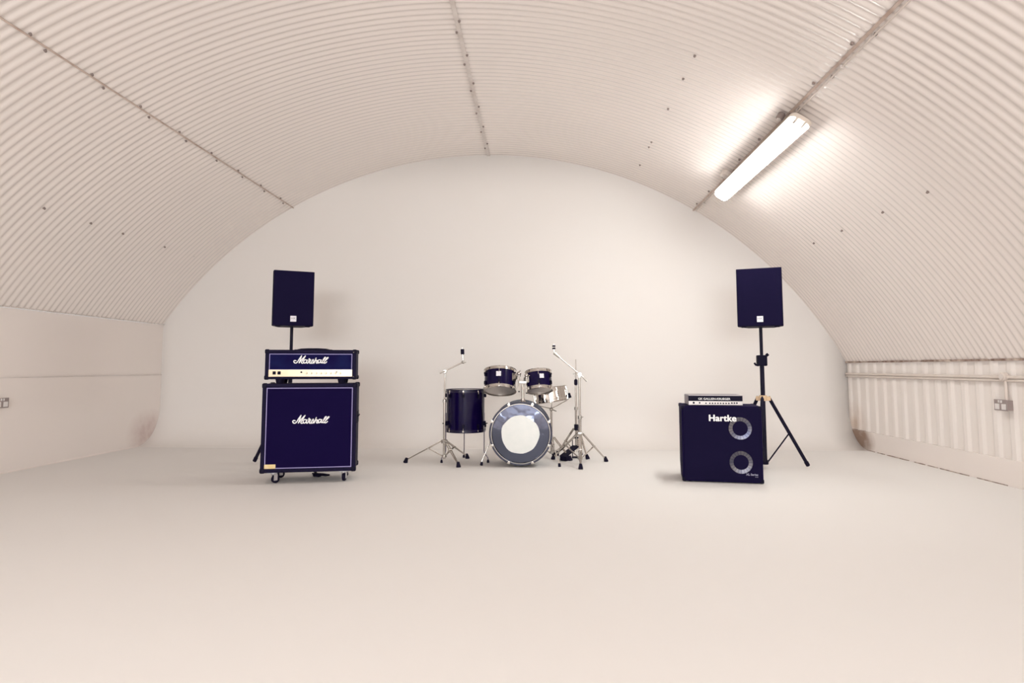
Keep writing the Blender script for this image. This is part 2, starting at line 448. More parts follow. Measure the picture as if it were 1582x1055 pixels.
# conduit and socket on the right wall
g = G(); xs = XR-.012
g.cyl((xs, YF, .842), (xs, YB-.02, .842), .013)
g.cyl((xs, YF, .815), (xs, YB-.02, .815), .009)
c2 = g.obj('conduit', M['conduit']); tag(c2, 'pair of horizontal painted conduits along the right wall below the eave', 'conduit')
g = G(); g.cyl((xs, 5.215, .66), (xs, 5.215, .82), .011)
tag(g.obj('conduit', M['conduit']), 'short upright painted conduit down to the socket on the right wall', 'conduit')
jb = thing('junction_box', 'round painted conduit box above the socket on the right wall', 'junction box', (XR-.012, 5.215, .845))
G().cyl((.01, 0, 0), (-.03, 0, 0), .034, bevel=.004).obj('box', M['conduit'], jb)
G().cyl((-.03, 0, 0), (-.036, 0, 0), .022).obj('cover', M['seam'], jb)
def socket(x, y, z, sgn, label, m2='socket_white', wall_gap=.0):
    """metal clad double socket, face pointing to sgn*x"""
    root = thing('wall_socket', label, 'socket', (x, y, z))
    G().box((sgn*.022, 0, 0), (.044, .135, .078), bevel=.003).obj('back_box', M['socket'], root)
    G().box((sgn*.047, 0, 0), (.006, .146, .086), bevel=.002).obj('face_plate', M['socket'], root)
    for s in (-1, 1):
        G().box((sgn*.052, s*.036, -.012), (.004, .046, .044), bevel=.001).obj('outlet', M[m2], root)
        G().box((sgn*.053, s*.013, .028), (.008, .012, .02), bevel=.001).obj('switch', M[m2], root)
    return root
socket(XR+.006, 5.24, .625, -1, 'grey metal-clad double socket on the right clad wall')
socket(XL, 5.43, .612, 1, 'grey metal-clad double socket on the left wall, cut by the picture edge')

# ------------------------------------------------------------------ script wordmark
WORD = [
 [(272,398),(232,385),(203,410),(212,452),(255,472),(310,440),(370,335),(440,228)],
 [(440,228),(405,350),(368,464)], [(368,464),(450,350),(560,228)],
 [(560,228),(490,360),(440,440),(468,472),(520,445)],
 [(600,368),(550,352),(512,400),(518,450),(552,464),(600,415),(622,358)], [(622,358),(600,440),(632,464),(672,400)],
 [(672,400),(680,310),(698,350),(728,350),(692,440),(720,464),(760,418)],
 [(760,418),(803,335),(818,400),(800,450),(752,464)], [(800,458),(842,428)],
 [(842,428),(902,275),(872,360),(836,455)], [(846,420),(900,358),(930,368),(906,440),(940,452),(972,400)],
 [(1040,350),(990,342),(955,390),(962,440),(1002,440),(1040,390),(1062,345)], [(1062,345),(1042,420),(1070,440),(1102,390)],
 [(1102,390),(1195,262),(1162,268),(1104,380),(1092,435),(1132,435),(1166,390)],
 [(1166,390),(1278,268),(1240,272),(1164,390),(1152,440),(1192,440),(1236,400)]]
def wordmark(parent, x, y, z, width, m):
    s = width/1100; g = G()
    for i, st in enumerate(WORD):
        pts = [((px-740)*s, -((py+(px-250)*.030)-360)*s) for px, py in st]
        g.ribbon(pts, 30*s, .004+.00005*i, face(x, y, z))
    return g.obj('logo', m, parent, label='white raised script logo')

def rect_ring(g, x0, x1, z0, z1, y, w, t):
    g.box(((x0+x1)/2, y, z1-w/2), (x1-x0, t, w)); g.box(((x0+x1)/2, y, z0+w/2), (x1-x0, t, w))
    g.box((x0+w/2, y, (z0+z1)/2), (w, t, z1-z0-2*w)); g.box((x1-w/2, y, (z0+z1)/2), (w, t, z1-z0-2*w))

# ------------------------------------------------------------------ guitar cabinet (left)
def guitar_cab():
    root = thing('guitar_speaker_cabinet', 'large navy black guitar speaker cabinet on casters with white script logo', 'speaker cabinet', (-1.872, 5.341, 0), R(12.4))
    W, D, Z0, Z1 = .732, .36, .088, .788
    g = G(); g.box((0, .012, (Z0+Z1)/2), (W-.004, D-.03, Z1-Z0-.004), bevel=.014)
    b = .03
    for c, d in (((0, -D/2+.014, Z1-b/2), (W, .03, b)), ((0, -D/2+.014, Z0+b/2), (W, .03, b)),
                 ((-W/2+b/2, -D/2+.014, (Z0+Z1)/2), (b, .03, Z1-Z0)), ((W/2-b/2, -D/2+.014, (Z0+Z1)/2), (b, .03, Z1-Z0))):
        g.box(c, d, bevel=.009)
    g.obj('body', M['tolex'], root)
    G().box((0, -D/2+.012, (Z0+Z1)/2), (W-2*b+.004, .014, Z1-Z0-2*b+.004)).obj('grille', M['cloth'], root)
    g = G(); rect_ring(g, -W/2+b+.003, W/2-b-.003, Z0+b+.003, Z1-b-.003, -D/2+.003, .006, .006)
    g.obj('piping', M['cream'], root, label='thin pale piping')
    wordmark(root, .012, -D/2+.004, Z0+.415, .285, M['white'])
    G().box((-W/2+b+.045, -D/2+.001, Z0+b+.02), (.086, .006, .034), bevel=.002).obj('name_plate', M['plate'], root, label='small gold plate')
    for sx in (-1, 1):
        for sy in (-1, 1):
            for zz in (Z0, Z1):
                s = 1 if zz == Z1 else -1
                gg = G().box((sx*(W/2-.017), sy*(D/2-.017), zz-s*.017), (.042, .042, .042), bevel=.012, seg=3)
                gg.obj('corner_protector', M['black'], root)
    # side handle
    for sx in (-1, 1):
        G().box((sx*W/2, .02, Z0+.42), (.008, .16, .10), bevel=.003).cyl((sx*(W/2+.006), -.04, Z0+.43), (sx*(W/2+.006), .08, Z0+.43), .008).obj('handle', M['black'], root)
    for sx in (-1, 1):
        for sy in (-1, 1):
            x, y = sx*.272, sy*.125
            c = G(); c.box((x, y, Z0-.003), (.07, .07, .006), bevel=.001)
            c.cyl((x, y, Z0-.018), (x, y, Z0-.004), .018)
            t = R(35 if sx < 0 else 80); dx, dy = math.cos(t), math.sin(t)
            rt = Matrix.Rotation(t, 3, 'Z')
            for s in (-1, 1):
                c.box((x+dx*.012-dy*s*.018, y+dy*.012+dx*s*.018, .048), (.03, .003, .05), rt)
            c.box((x+dx*.006, y+dy*.006, .072), (.035, .039, .005), rt)
            co = c.obj('caster', M['zinc'], root, label='bright zinc caster fork')
            wx, wy = x+dx*.018, y+dy*.018
            G().cyl((wx+dy*.013, wy-dx*.013, .033), (wx-dy*.013, wy+dx*.013, .033), .032, seg=28, bevel=.005).obj('wheel', M['rubber'], co, label='black wheel')
    return root
guitar_cab()

def guitar_head():
    root = thing('guitar_amplifier_head', 'guitar amplifier head with gold control panel, on the large guitar cabinet', 'amplifier', (-1.868, 5.315, .788), R(10.5))
    W, D, Z0, Z1 = .718, .22, .034, .272
    g = G(); g.box((0, .008, (Z0+Z1)/2), (W-.004, D-.016, Z1-Z0-.003), bevel=.014)
    b = .03
    for c, d in (((0, -D/2+.012, Z1-b/2), (W, .026, b)), ((0, -D/2+.012, Z0+.01), (W, .026, .02)),
                 ((-W/2+b/2, -D/2+.012, (Z0+Z1)/2), (b, .026, Z1-Z0)), ((W/2-b/2, -D/2+.012, (Z0+Z1)/2), (b, .026, Z1-Z0))):
        g.box(c, d, bevel=.008)
    g.obj('body', M['tolex'], root)
    zp0, zp1 = Z0+.02, Z0+.078
    G().box((0, -D/2+.010, (zp1+Z1-b)/2), (W-2*b+.004, .012, Z1-b-zp1+.004)).obj('grille', M['cloth_head'], root)
    g = G(); rect_ring(g, -W/2+b+.003, W/2-b-.003, zp1-.004, Z1-b-.003, -D/2+.002, .005, .005)
    g.obj('piping', M['cream'], root, label='thin pale piping')
    p = G().box((0, -D/2+.004, (zp0+zp1)/2), (W-2*b, .010, zp1-zp0), bevel=.002).obj('control_panel', M['brass'], root, label='brushed gold control panel')
    for x in (-.284, -.246): G().box((x, -D/2-.003, (zp0+zp1)/2+.002), (.024, .008, .026), bevel=.002).obj('switch', M['black'], p, label='black rocker switch')
    G().cyl((-.073, -D/2, (zp0+zp1)/2+.008), (-.073, -D/2-.006, (zp0+zp1)/2+.008), .007).obj('input_jack', M['black'], p)
    for i in range(8):
        x = -.035+i*.038
        G().cyl((x, -D/2, (zp0+zp1)/2), (x, -D/2-.014, (zp0+zp1)/2), .009, .008, bevel=.001).obj('knob', M['brass'], p)
    G().cyl((.205, -D/2, (zp0+zp1)/2+.01), (.205, -D/2-.006, (zp0+zp1)/2+.01), .006).obj('input_jack', M['mark'], p)
    wordmark(root, .0, -D/2+.003, Z0+.158, .275, M['white'])
    pts = [(-.13, 0, Z1-.002), (-.10, 0, Z1+.005), (-.04, 0, Z1+.008), (.04, 0, Z1+.008), (.10, 0, Z1+.005), (.13, 0, Z1-.002)]
    G().tube(pts, .008).box((-.13, 0, Z1+.001), (.04, .03, .008), bevel=.002).box((.13, 0, Z1+.001), (.04, .03, .008), bevel=.002).obj('handle', M['black'], root)
    for sx in (-1, 1):
        for sy in (-1, 1):
            for q in (0, 1):
                pass
            G().cyl((sx*.245, sy*.07, 0.0005), (sx*.245, sy*.07, Z0+.003), .03, .036, bevel=.003).obj('foot', M['rubber'], root)
            for zz, s in ((Z0, -1), (Z1, 1)):
                G().box((sx*(W/2-.014), sy*(D/2-.014), zz-s*.014), (.036, .036, .036), bevel=.01, seg=3).obj('corner_protector', M['black'], root)
    for zz in (Z0+.02, Z1-.02):
        G().sphere((W/2-.022, -D/2-.001, zz), .005, 8).obj('rivet', M['chrome'], root, label='bright rivet')
    return root
guitar_head()

# ------------------------------------------------------------------ bass cabinet and head (right)
def bass_cab():
    root = thing('bass_speaker_cabinet', 'navy black bass cabinet with two metal speaker rings, under a small amplifier', 'speaker cabinet', (1.498, 5.523, 0), R(-9.3))
    W, D, H = .618, .40, .607
    side = [(-D/2, .006), (D/2-.11, .006), (D/2, .115), (D/2, H), (-D/2, H)]
    mx = Matrix(((0, 0, 1, 0), (1, 0, 0, 0), (0, 1, 0, 0), (0, 0, 0, 1)))
    G().prism(side, -W/2, W/2, mx, bevel=.007).obj('body', M['carpet'], root)
    G().box((0, -D/2-.004, H/2+.004), (W-.03, .012, H-.03), bevel=.004).obj('grille', M['grille'], root)
    yf = -D/2-.010
    for z in (.432, .166):
        o = G()
        for k in range(20):
            a0 = 2*PI*k/20+.015; a1 = 2*PI*(k+1)/20-.015
            o.lathe([(.089, .001), (.087, .003), (.058, -.0), (.056, -.002)], face(.142, yf, z), 3, a0, a1)
        oo = o.obj('speaker_ring', M['cone'], root, angle=20, label='ribbed aluminium speaker ring')
        G().lathe([(0, .003), (.03, .0015), (.056, 0)], face(.142, yf, z), 28).obj('dust_cap', M['grille'], oo, label='dark dust cap')
    text_mesh('Hartke', .070, M['white'], root, face(.008, yf-.0062, .510), 'logo', fat=.0030, xs=1.02, depth=.002, spacing=1.06)
    text_mesh('XL Series', .022, M['greytext'], root, face(.222, yf-.001, .073), 'lettering', bold=.0005, xs=1.05)
    text_mesh('410', .011, M['greytext'], root, face(.255, yf-.001, .055), 'lettering', xs=1.4)
    for sx in (-1, 1):
        G().box((sx*(W/2+.001), .0, .40), (.006, .15, .09), bevel=.002).obj('handle', M['black'], root)
        for sy, zz in ((-1, 0), (-1, 1), (1, 1)):
            G().box((sx*(W/2-.012), sy*(D/2-.012), .02 if zz == 0 else H-.014), (.032, .032, .032), bevel=.008).obj('corner_protector', M['black'], root)
    for sx in (-1, 1):
        G().cyl((sx*.25, -D/2+.05, 0), (sx*.25, -D/2+.05, .008), .02).obj('foot', M['rubber'], root)
        G().cyl((sx*.25, D/2-.14, 0), (sx*.25, D/2-.14, .008), .02).obj('foot', M['rubber'], root)
    return root
bass_cab()
def bass_head():
    root = thing('bass_amplifier_head', 'small bass amplifier with silver knob panel, resting on the bass cabinet', 'amplifier', (1.452, 5.512, .607), R(-6))
    W, D, H = .43, .27, .082
    G().box((0, .004, H/2+.004), (W, D-.008, H-.004), bevel=.004).obj('case', M['greymetal'], root)
    G().box((0, -D/2+.002, H*.71), (W-.004, .008, H*.50), bevel=.002).obj('front_panel', M['black'], root)
    text_mesh('GK GALLIEN-KRUEGER', .0225, M['white'], root, face(-.01, -D/2-.003, H*.66), 'lettering', bold=.0004, xs=1.10)
    p = G().box((0, -D/2+.002, H*.25), (W-.006, .008, H*.38), bevel=.001).obj('knob_panel', M['silverpanel'], root, label='pale silver knob panel')
    ks = [(-.172, .0085), (-.125, .0065)] + [(-.075+i*.0213*1.0, .0055) for i in (0,)] + [(-.045+i*.0213, .0058) for i in range(8)] + [(.128+i*.0195, .0065) for i in range(3)]
    for x, r in ks:
        zz = H*.25+(.002 if (x > .12 or x < -.1) else -.001)
        G().cyl((x, -D/2-.001, zz), (x, -D/2-.012, zz), r, r*.85, 14, bevel=.001).obj('knob', M['black'], p, label='black knob')
    for x in (-.19, .19):
        for y in (-.1, .1): G().cyl((x, y, .0003), (x, y, .006), .01).obj('foot', M['rubber'], root)
    # top lip and side ears
    G().box((0, -D/2+.010, H+.0015), (W-.01, .02, .003), bevel=.001).obj('top_lip', M['silverpanel'], root)
    return root
bass_head()

# ------------------------------------------------------------------ loudspeakers on stands
def stand(loc, lab, zt, a0, r=.40, pole_lab=None, lev=1, zc=.98):
    root = thing('speaker_stand', lab, 'speaker stand', loc)
    G().cyl((0, 0, .045), (0, 0, zc), .0195).obj('pole', M['powder'], root)
    G().cyl((0, 0, zc-.02), (0, 0, zt), .0145).obj('extension_pole', M['powder'], root)
    g = G(); g.box((0, 0, zc), (.088, .06, .10), bevel=.01)
    g.obj('height_clamp', M['black'], root)
    G().tube([(-lev*.035, -.01, zc-.045), (-lev*.062, -.02, zc-.04), (-lev*.075, -.022, zc-.022)], .009).obj('clamp_lever', M['black'], root)
    G().cyl((lev*.035, -.02, zc+.045), (lev*.052, -.028, zc+.06), .014, bevel=.002).obj('knob', M['black'], root)
    zl = .635
    g = G().lathe([(.021, -.024), (.034, -.024), (.036, 0), (.034, .026), (.021, .026)], Matrix.Translation((0, 0, zl)), closed=True)
    for k in range(3):
        a = a0+k*2*PI/3; g.box((.045*math.cos(a), .045*math.sin(a), zl-.004), (.045, .034, .04), Matrix.Rotation(a, 3, 'Z'), bevel=.005)
    g.obj('collar', M['tan'], root, label='tan plastic leg collar')
    g = G().cyl((0, 0, .035), (0, 0, .075), .03, bevel=.004)
    g.obj('hub', M['black'], root)
    for k in range(3):
        a = a0+k*2*PI/3; c, s = math.cos(a), math.sin(a)
        top = Vector((.058*c, .058*s, zl)); bot = Vector((r*c, r*s, .022)); d = bot-top
        leg = G().cyl(top-d*.02, bot, .0155, bevel=.002).obj('leg', M['powder'], root)
        G().cyl(bot-d.normalized()*.04, bot+d.normalized()*.004, .019, .018, bevel=.003).obj('rubber_foot', M['rubber'], leg)
        mid = top+d*.52
        G().cyl((.025*c, .025*s, .055), mid, .0065).obj('brace', M['powder'], root)
    return root
SR = (2.065, 6.10, 0); SL = (-2.345, 6.06, 0)
stand(SR, 'black tripod speaker stand with tan collar behind the bass cabinet', 1.292, R(5), .40)
stand(SL, 'black tripod speaker stand mostly hidden behind the guitar cabinet', 1.304, R(158), .415, lev=1, zc=.93)
def loudspeaker(loc, rz, w, h, d, label, z0, tilt=0, roll=0):
    root = thing('loudspeaker', label, 'loudspeaker', (loc[0], loc[1], z0), rz)
    root.rotation_euler = (tilt, roll, rz)
    y0 = -.10
    poly = [(-w/2, y0), (w/2, y0), (w/2, y0+.08), (w*.30, y0+d), (-w*.30, y0+d), (-w/2, y0+.08)]
    G().prism(poly, 0, h, bevel=.006).obj('cabinet', M['tolex'], root)
    G().box((0, y0-.003, h/2), (w-.012, .01, h-.012), bevel=.004).obj('grille', M['grille'], root)
    G().box((0, y0-.010, .066), (.054, .006, .054), bevel=.001).obj('logo_plate', M['badge'], root, label='white square badge')
    text_mesh('HK', .03, M['mark'], root, face(0, y0-.0132, .069), 'lettering', bold=.0005, xs=1.1, depth=.0004)
    for x in (-w*.36, w*.36):
        G().box((x, y0+.03, -.004), (.045, .03, .01), bevel=.003).obj('foot', M['rubber'], root)
    for s in (-1, 1):
        G().box((s*w*.41, y0+d*.62, h*.55), (.012, .06, .13), Matrix.Rotation(s*R(14), 3, 'Z'), bevel=.004).obj('handle', M['black'], root)
    G().cyl((0, 0, 0), (0, 0, .02), .032).obj('pole_socket', M['black'], root)
    return root
loudspeaker((2.065, 6.10), R(-20), .395, .538, .30, 'black loudspeaker on the stand above the bass cabinet', 1.292)
loudspeaker((-2.345, 6.06), R(27), .368, .520, .30, 'black loudspeaker on the stand above the guitar amplifier head', 1.305)

# cable with plug under the guitar cabinet
g = G().tube([(-1.93, 5.62, .012), (-1.94, 5.56, .045), (-1.915, 5.53, .055), (-1.885, 5.50, .035), (-1.86, 5.48, .016), (-1.80, 5.49, .008), (-1.78, 5.53, .008), (-1.85, 5.58, .007), (-1.95, 5.60, .007)], .0065)
cb = g.obj('power_cable', M['rubber']); tag(cb, 'short black cable with a plug lying under the guitar cabinet', 'cable')
G().box((-1.865, 5.475, .017), (.07, .036, .030), Matrix.Rotation(R(-25), 3, 'Z'), bevel=.006).obj('plug', M['black'], cb)

# ------------------------------------------------------------------ drums
def rot_axis(tilt, roll=0, yaw=0):
    """drum axis matrix: local z is the drum axis; tilt leans the top away from the viewer"""
    return (Matrix.Rotation(yaw, 4, 'Z') @ Matrix.Rotation(roll, 4, 'Y') @ Matrix.Rotation(-tilt, 4, 'X'))

def lug(g, mx, ang_, r, z, h, w=.022, d=.022):
    c, s = math.cos(ang_), math.sin(ang_)
    m = mx @ Matrix.Translation((c*(r+d/2-.002), s*(r+d/2-.002), z)) @ Matrix.Rotation(ang_, 4, 'Z')
    t = bmesh.new(); bmesh.ops.create_cube(t, size=1)
    for v in t.verts: v.co = Vector((v.co.x*d, v.co.y*w, v.co.z*h))
    bmesh.ops.bevel(t, geom=list(t.edges), offset=.004, segments=2, affect='EDGES')
    g._merge(t, m)

def bass_drum():
    cx, cy, cz = -.168, 6.05, .307
    root = thing('bass_drum', 'bass drum with mirrored front skin and round white sticker', 'bass drum', (cx, cy, 0))
    A = Matrix.Translation((0, 0, cz)) @ Matrix.Rotation(-PI/2, 4, 'X')   # local z -> +Y (depth)
    G().lathe([(.272, .03), (.280, .03), (.280, .39), (.272, .39)], A, 72, closed=True).obj('shell', M['lacquer'], root)
    for z0, nm in ((0.0, 0), (.385, 1)):
        G().lathe([(.270, z0+.002), (.273, z0), (.290, z0), (.293, z0+.004), (.293, z0+.038), (.282, z0+.04), (.270, z0+.03)], A, 80, closed=True).obj('hoop', M['dhoop'], root)
    G().lathe([(.2695, .001), (.2695, -.003), (.2745, -.003), (.2745, .001)], A, 80, closed=True).obj('hoop_inlay', M['chrome'], root, label='bright rim line')
    # mirrored skin, slightly domed
    dome = lambda q: .012-.026*(1-(q/.27)**2)
    prof = [(0, dome(0))]+[(.27*k/14, dome(.27*k/14)) for k in range(1, 15)]
    G().lathe(prof, A, 80).obj('front_skin', M['mirror'], root, label='mirrored front skin')
    G().lathe([(0, .41), (.27, .41)], A, 60).obj('rear_skin', M['skin'], root)
    pts = []
    for k in range(40):
        a = 2*PI*k/40; r = .176*(1+.012*math.sin(3*a+1)+.016*math.sin(5*a)+.010*math.sin(9*a+2))
        if -2.2 < a-2*PI < -.6 or False: r *= .985
        pts.append((r*math.cos(a), r*math.sin(a)))
    gs = G(); rings = []
    for k in range(1, 9):
        rings.append([gs.bm.verts.new((x*k/8-.003, dome(math.hypot(x, y)*k/8)-.0018, cz-.008+y*k/8)) for x, y in pts])
    cv = gs.bm.verts.new((-.003, dome(0)-.0018, cz-.008)); npt = len(pts)
    for i in range(npt):
        gs.bm.faces.new((cv, rings[0][(i+1) % npt], rings[0][i]))
        for Aa, Bb in zip(rings[:-1], rings[1:]): gs.bm.faces.new((Aa[i], Aa[(i+1) % npt], Bb[(i+1) % npt], Bb[i]))
    bmesh.ops.recalc_face_normals(gs.bm, faces=gs.bm.faces)
    gs.obj('sticker', M['patch'], root, label='round white sticker')
    # claws and lugs
    for k in range(8):
        a = R(22.5+45*k)
        m = Matrix.Translation((0, 0, cz)) @ Matrix.Rotation(-PI/2, 4, 'X')
        g = G(); lug(g, m, a, .283, .018, .05, .026, .016)
        g.box(m @ Vector((.283*math.cos(a), .283*math.sin(a), -.004)), (.022, .008, .022), Matrix.Rotation(-a, 3, 'Y'), bevel=.003)
        c = g.obj('claw', M['chrome'], root)
        p0 = m @ Vector((.300*math.cos(a), .300*math.sin(a), .03)); p1 = m @ Vector((.300*math.cos(a), .300*math.sin(a), .13))
        G().cyl(p0, p1, .003, seg=8).obj('tension_rod', M['chrome'], root)
        g = G(); lug(g, m, a, .280, .15, .06); g.obj('lug', M['chrome'], root)
    # spurs
    for s, foot, top in ((-1, (-.372, .115, .0), (-.272, .16, .265)), (1, (.36, .06, .0), (.268, .14, .265))):
        f = Vector(foot); t = Vector(top)
        sp = G().tube([t-(f-t)*.12, t, f+Vector((0, 0, .03))], .0062).obj('spur', M['chrome'], root)
        G().cyl(f+Vector((0, 0, .0)), f+Vector((-s*.004, 0, .034)), .014, .011, bevel=.003).obj('rubber_foot', M['rubber'], sp)
        G().box(t+Vector((-s*.006, 0, 0)), (.03, .05, .055), bevel=.005).obj('spur_bracket', M['chrome_dull'], root)
    # tom mount: post, clamp block, two L arms
    px = .018
    G().lathe([(0, 0), (.026, 0), (.026, .014), (.02, .018), (.02, .04), (.0, .04)], Matrix.Translation((px, .15, cz+.276)), 28).obj('mount_base', M['chrome'], root)
    G().cyl((px, .15, cz+.30), (px, .15, .76), .0125).obj('mount_post', M['chrome'], root)
    G().box((px, .15, .775), (.075, .03, .03), bevel=.006).cyl((px, .13, .775), (px, .11, .775), .006).obj('mount_clamp', M['chrome_dull'], root)
    for s, zt, zb in ((-1, .858, .686), (1, .842, .672)):
        x = px+s*.036
        arm = G().cyl((x, .15, zb), (x, .15, zt), .0065).obj('tom_arm', M['chrome'], root)
        G().sphere((x, .15, zt), .021).cyl((x, .15, zt-.03), (x, .15, zt-.012), .014, bevel=.003).obj('ball_joint', M['chrome'], arm)
        G().cyl((x, .15, zt), (x+s*.042, .16, zt-.006), .0075).obj('tom_peg', M['chrome'], arm)
        G().tube([(x, .15, zt+.012), (x-s*.012, .13, zt+.03)], .004).obj('wing_screw', M['chrome_dull'], arm)
        G().cyl((x, .15, zb-.003), (x, .15, zb+.006), .0085).obj('arm_tip', M['black'], arm)
    return root
bass_drum()

def badge(parent, mx, r, ang_, z, size=.05):
    c, s = math.cos(ang_), math.sin(ang_)
    m = mx @ Matrix.Translation((c*(r+.003), s*(r+.003), z)) @ Matrix.Rotation(ang_, 4, 'Z')
    g = G(); q = size/2
    for i in (-1, 1):
        for j in (-1, 1):
            t = bmesh.new(); bmesh.ops.create_cube(t, size=1)
            for v in t.verts: v.co = Vector((v.co.x*.004, v.co.y*(q*.86)+i*q*.5, v.co.z*(q*.86)+j*q*.5))
            g._merge(t, m)
    t = bmesh.new(); bmesh.ops.create_cube(t, size=1)
    for v in t.verts: v.co = Vector((v.co.x*.003, v.co.y*size*.8, v.co.z*size*.8))
    g._merge(t, m @ Matrix.Translation((-.001, 0, 0)))
    g.obj('badge', M['badge'], parent, label='white square badge in four quarters')

def tom(name, label, cat, loc, D, H, tilt, roll=0, yaw=0, nl=6, badge_ang=None, bracket=None, shell='lacquer', hoop='chrome', badge_sz=.05, lug_m='black', skins='skin', lugoff=0, badge_z=.02):
    root = thing(name, label, cat, loc); A = rot_axis(tilt, roll, yaw); r = D/2
    G().lathe([(r-.007, -H/2+.006), (r, -H/2+.006), (r, H/2-.006), (r-.007, H/2-.006)], A, 64, closed=True).obj('shell', M[shell], root)
    for s in (-1, 1):
        z = s*H/2
        G().lathe([(r+.002, z-s*.018), (r+.009, z-s*.020), (r+.009, z-s*.014), (r+.006, z-s*.010), (r+.006, z+s*.006), (r+.010, z+s*.010), (r+.002, z+s*.010)], A, 64, closed=True).obj('rim', M[hoop], root)
        G().lathe([(0, z+s*.0035), (r*.9, z+s*.003), (r+.002, z-s*.004)], A, 64).obj('skin', M[skins], root)
        for k in range(nl):
            a = 2*PI*k/nl + PI/2 + lugoff
            g = G(); lug(g, A, a, r+.007, z-s*.008, .022, .014, .010)
            g.obj('rim_bolt', M['chrome'], root)
            if badge_ang is None or k != nl//2 or s < 0:
                g = G(); lug(g, A, a, r, z-s*.052, .038, .02, .02)
                g.obj('lug', M[lug_m], root)
            p0 = A @ Vector(((r+.011)*math.cos(a), (r+.011)*math.sin(a), z)); p1 = A @ Vector(((r+.011)*math.cos(a), (r+.011)*math.sin(a), z-s*.05))
            G().cyl(p0, p1, .003, seg=8).obj('tension_rod', M['chrome'], root)
    if badge_ang is not None: badge(root, A, r, badge_ang, badge_z, badge_sz)
    if bracket is not None:
        c, s = math.cos(bracket), math.sin(bracket)
        m = A @ Matrix.Translation((c*(r+.006), s*(r+.006), .012)) @ Matrix.Rotation(bracket, 4, 'Z')
        g = G()
        t = bmesh.new(); bmesh.ops.create_cube(t, size=1)
        for v in t.verts: v.co = Vector((v.co.x*.012, v.co.y*.062, v.co.z*.078))
        bmesh.ops.bevel(t, geom=list(t.edges), offset=.004, segments=2, affect='EDGES')
        g._merge(t, m)
        t = bmesh.new(); bmesh.ops.create_cube(t, size=1)
        for v in t.verts: v.co = Vector((v.co.x*.030, v.co.y*.035, v.co.z*.04)) + Vector((.014, 0, .0))
        bmesh.ops.bevel(t, geom=list(t.edges), offset=.005, segments=2, affect='EDGES')
        g._merge(t, m)
        g.obj('mount_bracket', M['chrome_dull'], root)
    return root

tom('rack_tom', 'larger navy rack tom above the left side of the bass drum', 'tom drum', (-.372, 6.275, .785), .300, .190, R(20), R(0), 0, badge_ang=R(-92), bracket=R(-28), badge_z=.024)
tom('rack_tom', 'smaller navy rack tom above the right side of the bass drum', 'tom drum', (.003, 6.275, .782), .245, .175, R(17), R(-4), 0, badge_ang=R(-76), bracket=R(-150), badge_sz=.045, badge_z=.020)

def floor_tom():
    cx, cy = -.722, 6.43
    r = tom('floor_tom', 'navy floor tom on three thin legs, left of the bass drum', 'floor tom', (cx, cy, .496), .376, .395, 0, nl=8, hoop='dhoop', lugoff=R(0), lug_m='black')
    H = .395
    for fx, fy in ((-.978+.04+.0, 6.31), (-.768, 6.70), (-.487, 6.34)):
        v = Vector((fx-cx, fy-cy, 0)); a = math.atan2(v.y, v.x); c, s = math.cos(a), math.sin(a)
        R0 = .205
        p = [(R0*c, R0*s, -.02), (R0*c, R0*s, -.38), ((R0+.004)*c, (R0+.004)*s, -.405), ((R0+.035)*c, (R0+.035)*s, -.442), ((R0+.042)*c, (R0+.042)*s, -.455), ((R0+.042)*c, (R0+.042)*s, -.470)]
        leg = G().tube(p, .0052, 10).obj('leg', M['greymetal'], r)
        e = Vector(p[-1])
        G().lathe([(0, 0), (.011, 0), (.013, .006), (.009, .028), (0, .03)], Matrix.Translation((e.x, e.y, -.4955)), 14).obj('rubber_foot', M['rubber'], leg)
        G().box(((R0-.004)*c, (R0-.004)*s, -.12), (.034, .03, .045), Matrix.Rotation(a, 3, 'Z'), bevel=.005).cyl((R0*c, R0*s, -.12), ((R0+.035)*c, (R0+.035)*s, -.12), .005).obj('leg_bracket', M['black'], r)
    return r
floor_tom()

def snare():
    r = tom('snare_drum', 'tilted chrome snare drum behind the smaller rack tom', 'snare drum', (.122, 6.66, .637), .340, .125, R(4), R(-9), 0, nl=8, shell='chrome', lug_m='chrome', lugoff=R(22.5))
    A = rot_axis(R(4), R(-9))
    p = A @ Vector((.186, -.03, -.035))
    G().box(p, (.03, .045, .05), Matrix.Rotation(R(-20), 3, 'Y'), bevel=.004).obj('strainer', M['black'], r, label='black snare strainer')
    return r
snare()

# ------------------------------------------------------------------ stands
def tripod(root, feet, zc, zb, m='chrome', leg_r=.0085, double=True, joint=.55, rc=.03):
    for fx, fy in feet:
        f = Vector((fx, fy, 0)); a = math.atan2(fy, fx); c, s = math.cos(a), math.sin(a); n = Vector((-s, c, 0))
        L = math.hypot(fx, fy)
        foot = Vector((c*(L-.02), s*(L-.02), .03)); top = Vector((c*rc, s*rc, zc))
        mid = top.lerp(foot, joint)
        g = G(); w = .011 if double else 0
        for q in ((-1, 1) if double else (0,)):
            g.tube([top+n*w*q, mid+n*w*q, mid.lerp(foot, .7)+n*w*q*.6, foot], leg_r*(.65 if double else 1), 10)
        leg = g.obj('leg', M[m], root)
        d = (foot-top).normalized()
        e = Vector((c*L, s*L, .0))
        G().lathe([(0, 0), (.021, 0), (.022, .008), (.013, .05), (0, .052)], Matrix.Translation((c*(L-.006), s*(L-.006), 0)) @ Matrix.Rotation(R(18), 4, Vector((s, -c, 0))) , 14).obj('rubber_foot', M['rubber'], leg)
        g = G()
        for q in ((-1, 1) if double else (0,)): g.cyl(mid+n*w*q*.6, (c*.02, s*.02, zb), .0045, seg=8)
        g.obj('brace', M[m], root)
        G().cyl(mid-n*.018, mid+n*.018, .007).obj('rivet', M['chrome'], root)

